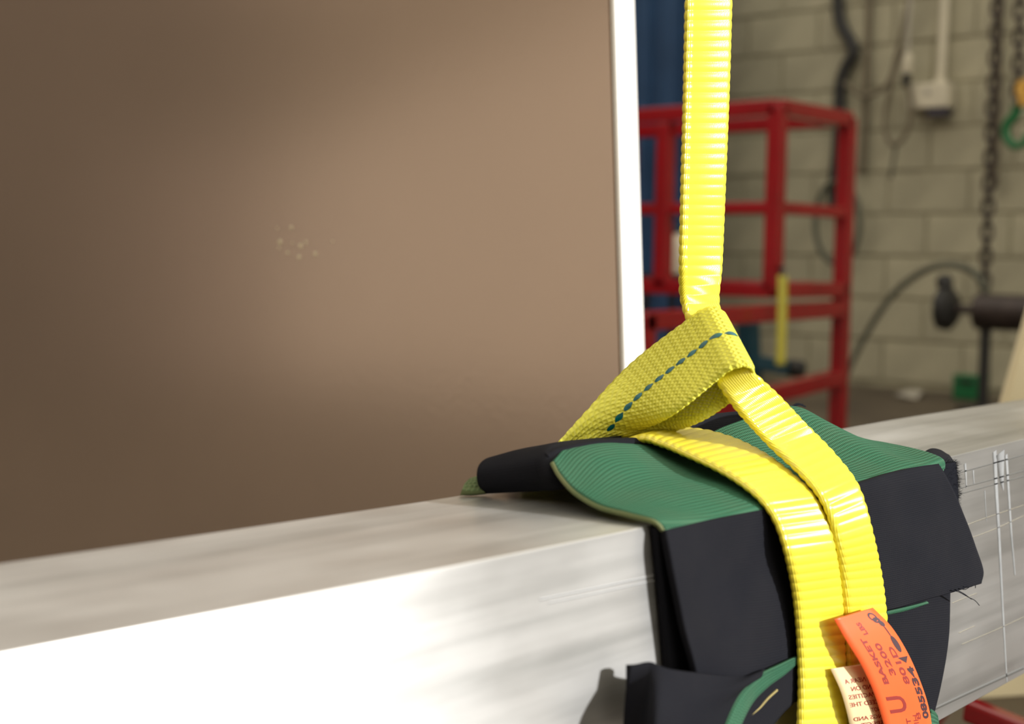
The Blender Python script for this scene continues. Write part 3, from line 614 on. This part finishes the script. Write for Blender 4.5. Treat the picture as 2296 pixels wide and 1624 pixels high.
ys_ = empty('hanging_strap', Q(1754, 625, Y=1.84), 'short yellow strap hanging from the lower rail of the red rack', 'strap')
ribbon('band', [Q(x, y, D=4.13) for x, y in ((1744, 618), (1743, 690), (1741, 760), (1739, 820))], [Q(x, y, D=4.13) for x, y in ((1766, 618), (1765, 690), (1763, 760), (1761, 820))], 0.004, M_YELP, ys_, ds=0.01, nv=6)
tube('hook', [Q(1755, 622, D=4.13), Q(1756, 606, D=4.15), Q(1752, 600, D=4.2), Q(1750, 612, D=4.24)], 0.006, M_STEEL, ys_)
p0, p1 = Q(1690, 812, D=4.9), Q(1765, 824, D=4.9)
tj = empty('teal_jack', (p0[0], p0[1], 0), 'dark teal floor jack with black handle end behind the red rack', 'jack')
sq_tube('arm', p0, p1, 0.05, M_TEAL, tj); sq_tube('column', (p0[0], p0[1], 0.05), Q(1676, 700, D=4.9), 0.06, M_TEAL, tj)
lathe('handle_end', p1, Vector(p1)-Vector(p0), [(0, 0.02), (0.005, 0.03), (0.05, 0.032), (0.06, 0.025)], M_DARK, tj)
box('base', (p0[0], p0[1], 0.03), (0.3, 0.3, 0.06), M_TEAL, tj, bevel=0.008)
pj = Q(1522, 585, D=5.2)
jg = empty('white_jug', (pj[0], pj[1], pj[2]-0.05), 'pale plastic jug on the far rail behind the red rack', 'jug')
lathe('jug_body', pj - np.array([0, 0, 0.05]), (0, 0, 1), [(0, 0.04), (0.004, 0.05), (0.10, 0.05), (0.13, 0.03), (0.15, 0.02)], M_WHITE, jg)
lathe('cap', pj + np.array([0, 0, 0.10]), (0, 0, 1), [(0, 0.022), (0.02, 0.022), (0.024, 0.018)], M_TEAL, jg)
sh = empty('stool', (pj[0], pj[1], pj[2]-0.07), 'dark steel stool under the pale jug behind the red rack', 'stool')
box('seat', (pj[0], pj[1], pj[2]-0.06), (0.22, 0.22, 0.02), M_STEEL, sh, bevel=0.003)
for i in (-1, 1):
    for j in (-1, 1): sq_tube('leg', (pj[0]+0.08*i, pj[1]+0.08*j, pj[2]-0.07), (pj[0]+0.1*i, pj[1]+0.1*j, 0), 0.02, M_STEEL, sh)

# ------------------------------------------------------------------ things on the block wall
def Wp(px, py, off=0.04): return Q(px, py, X=XW-off)
def one(o, label, cat, group=None): return tag(o, label, cat, group)
one(tube('black_hose', [Wp(*p) for p in ((1872, -160), (1878, -60), (1882, 40), (1905, 90), (1914, 118), (1895, 155), (1884, 195), (1882, 260), (1878, 340), (1870, 420), (1872, 470))], 0.029, M_DARK, None, 10, 90), 'thick black hose hanging in a wavy line down the block wall', 'hose')
hc = [Wp(1878 + 50*math.sin(a), 500 - 92*math.cos(a), 0.10) for a in np.linspace(0.1, 2*math.pi+0.5, 22)]
one(tube('hose_coil', hc, 0.014, M_GREYCABLE, None, 10, 120), 'grey-green hose coil hanging on the block wall behind the rack post', 'hose')
one(tube('conduit_pipe', [Wp(1957, -160), Wp(1950, 0), Wp(1945, 120), Wp(1940, 260), Wp(1932, 390)], 0.016, M_BROWN, None, 8, 40), 'dull brown conduit running straight down the block wall', 'conduit')
one(tube('sagging_cable', [Wp(1894, 185, 0.085), Wp(1915, 205, 0.085), Wp(1942, 216, 0.085), Wp(1972, 205, 0.085), Wp(1996, 178, 0.085), Wp(2012, 120, 0.085), Wp(2030, 40, 0.085), Wp(2050, -60, 0.085), Wp(2060, -150, 0.085)], 0.011, M_BROWN, None, 8, 60), 'brown cable sagging across the block wall beside the white plug', 'cable')
pc = empty('plug_cable', Wp(2035, 150, 0.135), 'pale extension cable with a white plug and a brown loop hanging on the wall', 'cable')
tube('cord', [Wp(2052, -160, 0.135), Wp(2044, -40, 0.135), Wp(2038, 40, 0.135), Wp(2035, 122, 0.135)], 0.009, M_PAPER, pc, 8, 30)
p0, p1 = Wp(2036, 120, 0.135), Wp(2033, 165, 0.135)
lathe('plug', p0, p1-p0, [(0, 0.012), (0.01, 0.022), (0.085, 0.024), (0.095, 0.018)], M_WHITE, pc)
lathe('connector', p1, p1-p0, [(0, 0.02), (0.05, 0.02), (0.06, 0.012)], M_DARK, pc)
tube('loop', [Wp(2036, 190, 0.135), Wp(2044, 240, 0.135), Wp(2036, 290, 0.135), Wp(2010, 325, 0.135), Wp(1990, 310, 0.135), Wp(1984, 265, 0.135), Wp(1996, 200, 0.135), Wp(2010, 150, 0.135), Wp(2026, 110, 0.135)], 0.011, M_BROWN, pc, 8, 70)
tube('tail', [Wp(2010, 325, 0.135), Wp(2003, 360, 0.135), Wp(1998, 400, 0.135)], 0.008, M_GREYCABLE, pc, 8, 20)
# electrical box with conduit
eb = empty('electrical_box', Wp(2088, 245), 'white electrical outlet box with a white conduit on the block wall', 'outlet box')
c = Wp(2088, 216, 0.05); box('box_body', c, (0.09, 0.20, 0.115), M_WHITE, eb, bevel=0.008)
tube('conduit', [Wp(2124, -160, .05), Wp(2119, 0, .05), Wp(2110, 170, .05), Wp(2107, 190, .05)], 0.021, M_WHITE, eb, 12, 20)
lathe('conduit_fitting', Wp(2108, 176, .05), (0, 0, -1), [(0, 0.024), (0.004, 0.028), (0.03, 0.028), (0.034, 0.024)], M_WHITE, eb)
c2 = Wp(2080, 206, 0.098); lathe('outlet_hole', c2, (-1, 0, 0), [(0, 0.016), (0.002, 0.014)], M_PAPER, eb, 14)
c3 = Wp(2105, 250, 0.055); box('box_shadow', c3, (0.06, 0.10, 0.05), mat('violet_shade', (0.05, 0.045, 0.06), 0.6), eb, bevel=0.006)  # shadow below the outlet box, put in as a dark violet block
# chains
def chain(name, a, b, label, r=0.0085, L_=0.072, wd=0.027):
    a, b = np.asarray(a), np.asarray(b); n = int(np.linalg.norm(b-a)/(L_-2.4*r)); e = empty(name, b, label, 'chain', 'chains hanging by the block wall')
    me = bpy.data.meshes.new('chain_link'); vv, ff = [], []; m1, m2 = 14, 6
    for i in range(m1):
        t = 2*math.pi*i/m1; ct_, st_ = math.cos(t), math.sin(t); c = np.array([wd/1.25*ct_, 0, (L_/2-wd/1.25)*np.sign(st_)*min(1, abs(st_)*3) + wd/1.25*st_*0.9]); o_ = unit((ct_, 0, st_))
        for k_ in range(m2):
            p = 2*math.pi*k_/m2; vv.append(c + r*(o_*math.cos(p) + np.array([0, 1, 0])*math.sin(p)))
    for i in range(m1):
        for k_ in range(m2): ff.append((i*m2+k_, i*m2+(k_+1) % m2, ((i+1) % m1)*m2+(k_+1) % m2, ((i+1) % m1)*m2+k_))
    me.from_pydata([tuple(v) for v in vv], [], ff); me.polygons.foreach_set('use_smooth', [True]*len(me.polygons)); me.materials.append(M_STEEL)
    for q in range(n):
        o = bpy.data.objects.new('chain_link', me); COL.objects.link(o); o.parent = e; o.location = Vector(a + (b-a)*(q+0.5)/n) - Vector(b); o.rotation_euler = (0, 0, math.radians(10 + 90*(q % 2)))
chain('hoist_chain', Wp(2243, -140, 0.35), Wp(2205, 700, 0.35), 'long dark steel chain hanging straight down to the pipe stand')
chain('hoist_chain', Wp(2290, -140, 0.35), Wp(2282, 245, 0.35), 'short dark steel chain carrying the green hook')
hk = empty('green_hook', Wp(2275, 330, 0.35), 'green painted lifting hook with amber latch hanging on the short chain', 'hook')
tube('hook_bend', [Wp(*p, 0.35) for p in ((2280, 235), (2278, 255), (2258, 280), (2256, 305), (2272, 326), (2296, 322), (2304, 300))], (0.024, 0.015), M_GREENP, hk, 10, 50)
sq_tube('latch', Wp(2294, 180, 0.35), Wp(2292, 238, 0.35), 0.045, M_YELD, hk)
one(tube('wall_cable', [Wp(2246, -160, .06), Wp(2242, 0, .06), Wp(2238, 150, .06), Wp(2234, 300, .06), Wp(2230, 420, .06)], 0.018, M_BROWN, None, 8, 30), 'narrow brown cable clipped to the wall behind the long chain', 'cable')
# cable arc
one(tube('arched_cable', [Q(*p, X=5.4) for p in ((1888, 880), (1905, 825), (1945, 745), (1990, 675), (2030, 635), (2080, 604), (2130, 594), (2175, 606), (2200, 630), (2212, 660))], (0.012, 0.016), M_GREYCABLE, None, 10, 80), 'stiff grey cable arching up from the floor to the pipe stand', 'cable')
# pipe stand with flanged shaft
XV = 5.15
ps = empty('pipe_stand', (*Q(2205, 868, X=XV)[:2], 0), 'dark rusty pipe on an upright stand with a round knob at its end', 'pipe stand')
ax = Vector((0.10, -0.98, -0.02))
kb = Q(2118, 692, X=XV); pb = Q(2190, 698, X=XV)
ax = Vector(Q(2290, 700, X=XV) - kb).normalized()
lathe('knob', kb, ax, [(-0.03, 0.05), (-0.015, 0.085), (0.02, 0.088), (0.045, 0.06), (0.05, 0.025)], M_DARK, ps)
lathe('knob_screw', Vector(kb)+Vector((0, 0, 0.085)), (0.1, 0.25, 1), [(0, 0.03), (0.03, 0.034), (0.05, 0.024)], M_DARK, ps)
lathe('shaft', kb, ax, [(0, 0.018), (0.22, 0.018)], M_STEEL, ps)
lathe('pipe', pb, ax, [(0, 0.05), (0.005, 0.072), (0.55, 0.072), (0.56, 0.06)], M_STEEL, ps)
px_, py_ = pb[0]+ax.x*0.04, pb[1]+ax.y*0.04
lathe('stand_post', (px_, py_, 0.02), (0, 0, 1), [(0, 0.022), (pb[2]-0.06, 0.022)], M_DARK, ps)
lathe('stand_foot', (px_, py_, 0.0), (0, 0, 1), [(0, 0.10), (0.02, 0.10), (0.03, 0.03)], M_DARK, ps)
gb = Q(2178, 850, X=XV+0.55)
gx = empty('green_box', (gb[0], gb[1], 0), 'small green case on the floor beside the pipe stand', 'case')
box('case_body', (gb[0], gb[1], gb[2]/2), (0.10, 0.13, gb[2]), M_GREENP, gx, bevel=0.008); box('case_lid', (gb[0], gb[1], gb[2]+0.008), (0.105, 0.135, 0.02), M_GREENP, gx, bevel=0.006); sq_tube('grip', (gb[0]-0.055, gb[1]-0.03, gb[2]-0.01), (gb[0]-0.055, gb[1]+0.03, gb[2]-0.01), 0.012, M_DARK, gx, 0.002)
# paper scrap and cream board
sp_ = Q(2042, 886, Z=-ZB+0.004)
bm = bmesh.new(); bmesh.ops.create_grid(bm, x_segments=8, y_segments=6, size=0.5, matrix=Matrix.Translation(Vector(sp_)) @ Matrix.Rotation(math.radians(20), 4, 'Z') @ Matrix.Diagonal((0.34, 0.09, 1, 1)))
for v in bm.verts: v.co.z += 0.008*math.sin(v.co.x*30) * math.cos(v.co.y*40) + 0.006
o = from_bm('paper_scrap', bm, M_PAPER, None, True); o.modifiers.new('t', 'SOLIDIFY').thickness = 0.002; one(o, 'crumpled pale paper scrap lying on the dark floor', 'paper')
cb = empty('cream_board', (*Q(2290, 890, D=1.9)[:2], 0), 'smooth cream board leaning behind the far part of the beam', 'board')
a0, a1 = Q(2297, 698, D=1.9), Q(2241, 895, D=1.9); dd = unit(a1-a0); a2 = a1 + dd*((0.0-a1[2])/dd[2])
top = a0 - dd*0.25; sideways = unit(_r0 + 0.25*np.array([_fw[0], _fw[1], 0]))
slab('board_sheet', a2, top-a2, sideways*0.7, unit(np.cross(top-a2, sideways))*-0.018, M_BOARD, cb)
